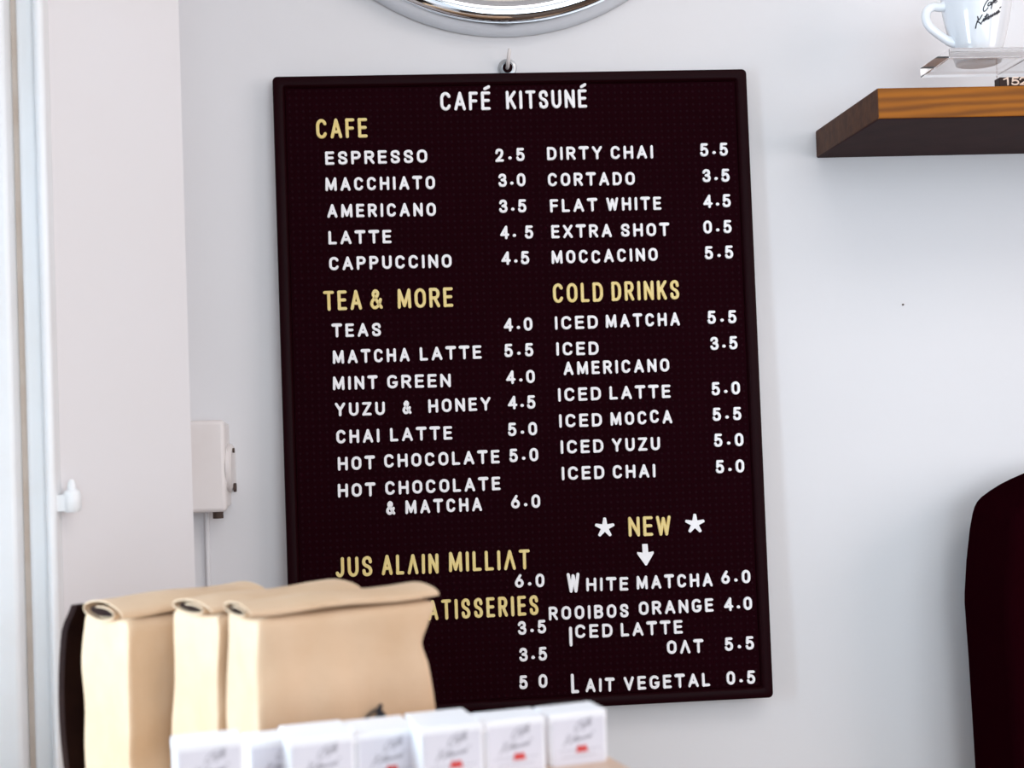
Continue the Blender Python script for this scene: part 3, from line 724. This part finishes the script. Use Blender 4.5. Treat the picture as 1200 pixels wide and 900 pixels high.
    tag(obj('roll_shade_core', bm, M['kraft_shade'], ro, 50), 'dark core painted as shade inside the rolled top')
    if back:                                       # turned-away rear half of the gusset, its shade put into a dark colour
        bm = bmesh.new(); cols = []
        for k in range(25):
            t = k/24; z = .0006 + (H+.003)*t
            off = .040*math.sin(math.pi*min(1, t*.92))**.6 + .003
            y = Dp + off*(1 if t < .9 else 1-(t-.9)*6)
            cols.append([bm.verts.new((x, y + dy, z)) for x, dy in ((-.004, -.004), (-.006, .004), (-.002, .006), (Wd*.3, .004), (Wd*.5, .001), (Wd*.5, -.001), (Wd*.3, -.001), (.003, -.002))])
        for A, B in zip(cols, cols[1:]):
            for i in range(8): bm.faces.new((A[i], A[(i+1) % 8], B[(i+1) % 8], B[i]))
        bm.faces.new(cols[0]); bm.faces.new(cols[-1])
        tag(obj('shaded_gusset_back', bm, M['kraft_shade'], root, 60), 'turned-away rear of the gusset, painted dark brown as shade')
    return root
TH = math.radians(26)
zt1 = at(302, 715, 1.05*KS).z - .005
bag1 = make_bag(302, 1.050, zt1, TH, .155, .074, 'kraft paper coffee bag with rolled top, frontmost and rightmost of the three', 3)
zt2 = at(240, 708, 1.13*KS).z - .006
bag2 = make_bag(256, 1.120, zt2, math.radians(36), .140, .081, 'kraft paper coffee bag in the middle, between two other rolled bags', 5, 1.1)
zt3 = at(140, 717, 1.17*KS).z - .007
bag3 = make_bag(151, 1.188, zt3, math.radians(37), .140, .092, 'kraft paper coffee bag with rear gusset painted dark as shade, leftmost beside the window frame', 8, 1.7, back=True)
def script_on(bm, put, s, hw, th, turn=0.0):
    ca, sa = math.cos(math.radians(turn)), math.sin(math.radians(turn))
    for st in SCRIPT:
        stroke(bm, [(v.x, v.y) for v in spline([((px-1160)*s*ca+(py-14)*s*-sa, (px-1160)*s*sa*-1-(py-14)*s*ca) for px, py in st], 3)], hw, th, put)
bm = bmesh.new(); bc = (.090, (zt1-ZK)/KS-.101)
script_on(bm, lambda u, v, h: Vector((u+bc[0], -.0072-h, v+bc[1])), .0013, .0011, .0004)
tag(obj('script_lettering', bm, M['ink'], bag1, 60), 'black script lettering printed on the bag front')

# small printed boxes on a ply tray
TZ = CAM.z - .2585*KS
tray = empty('display_tray', (CAM.x+.100*KS, CAM.y+.968*KS, ZK))
tag(tray, 'pale plywood display tray carrying the small white boxes', 'tray')
ta = math.radians(16)
tray.rotation_euler = (0, 0, ta); tray.scale = (KS, KS, KS); HT = (TZ-ZK)/KS
bm = bmesh.new(); box(bm, -.290, .043, -.055, .040, HT-.010, HT); obj('tray_top', bm, M['tray'], tray, bevel=(.001, 2))
for x in (-.275, .018):
    bm = bmesh.new(); box(bm, x, x+.015, -.045, .035, .0003, HT-.0101); obj('tray_leg', bm, M['tray'], tray)
def make_box(pxl, pyt, d, label, rot, w=.0445, dp=.031, group='white printed boxes on the tray'):
    p = at(pxl, pyt, d*KS); h = (p.z - TZ)/KS - .0003
    root = empty('tea_box', (p.x, p.y, TZ + .0002), (0, 0, math.radians(rot))); root.scale = (KS, KS, KS)
    tag(root, label, 'box', group)
    bm = bmesh.new(); box(bm, 0, w, 0, dp, 0, h-.0085); obj('box_base', bm, M['card'], root, bevel=(.0008, 2))
    bm = bmesh.new(); box(bm, -.0004, w+.0004, -.0004, dp+.0004, h-.0084, h); obj('box_lid', bm, M['card'], root, bevel=(.0012, 3))
    bm = bmesh.new(); box(bm, .0022, w-.0022, -.0009, -.0005, h-.041, h-.0045); lb = obj('printed_label', bm, M['label'], root)
    bm = bmesh.new()
    script_on(bm, lambda u, v, hh_: Vector((u+w*.55, -.00092-hh_, v+h-.0155)), .00072, .00042, .0001, 20)
    for vz, x0, x1 in ((h-.0270, .006, w-.006), (h-.0315, .009, w-.009)):
        stroke(bm, [(x0, vz), (x1, vz)], .00022, .0001, lambda u, v, hh_: Vector((u, -.00092-hh_, v)))
    tag(obj('label_script', bm, M['label_grey'], lb), 'grey script print')
    bm = bmesh.new(); cx, cz = w*.55, h-.0265
    sh = [(-.0042, -.0022), (-.0036, .0008), (-.0022, .0024), (-.0006, .0016), (.0006, .0016), (.0022, .0024), (.0036, .0008), (.0042, -.0022), (.0015, -.0014), (0, -.0022), (-.0015, -.0014)]
    A = [bm.verts.new((cx+x*1.1, -.00095, cz+z*1.3)) for x, z in sh]; B = [bm.verts.new((cx+x*1.1, -.00125, cz+z*1.3)) for x, z in sh]
    bm.faces.new(A); bm.faces.new(B)
    for i in range(len(sh)):
        j = (i+1) % len(sh); bm.faces.new((A[i], A[j], B[j], B[i]))
    tag(obj('label_emblem', bm, M['label_red'], lb), 'small red emblem')
    return root
for a in ((205, 874, .915, 'small white printed box at the left end of the tray, below the leftmost bag', 14),
          (291, 870, .968, 'small white printed box set back and mostly hidden, second from the left', 14),
          (338, 868, .925, 'small white printed box, third from the left in the front row', 13),
          (417, 860, .955, 'small white printed box in the middle, set back a little', 13),
          (492, 854, .935, 'small white printed box right of the set back middle one', 13),
          (568, 846, .962, 'small white printed box, second from the right end in front', 14),
          (643, 838, .985, 'small white printed box at the right end, below the menu board', 15)):
    make_box(*a)
for a in ((335, 861, .975, 'white box in the back row behind the third front box', 14),
          (410, 855, .990, 'white box in the middle of the back row', 14),
          (486, 846, 1.002, 'white box at the right end of the back row', 14)):
    make_box(*a)
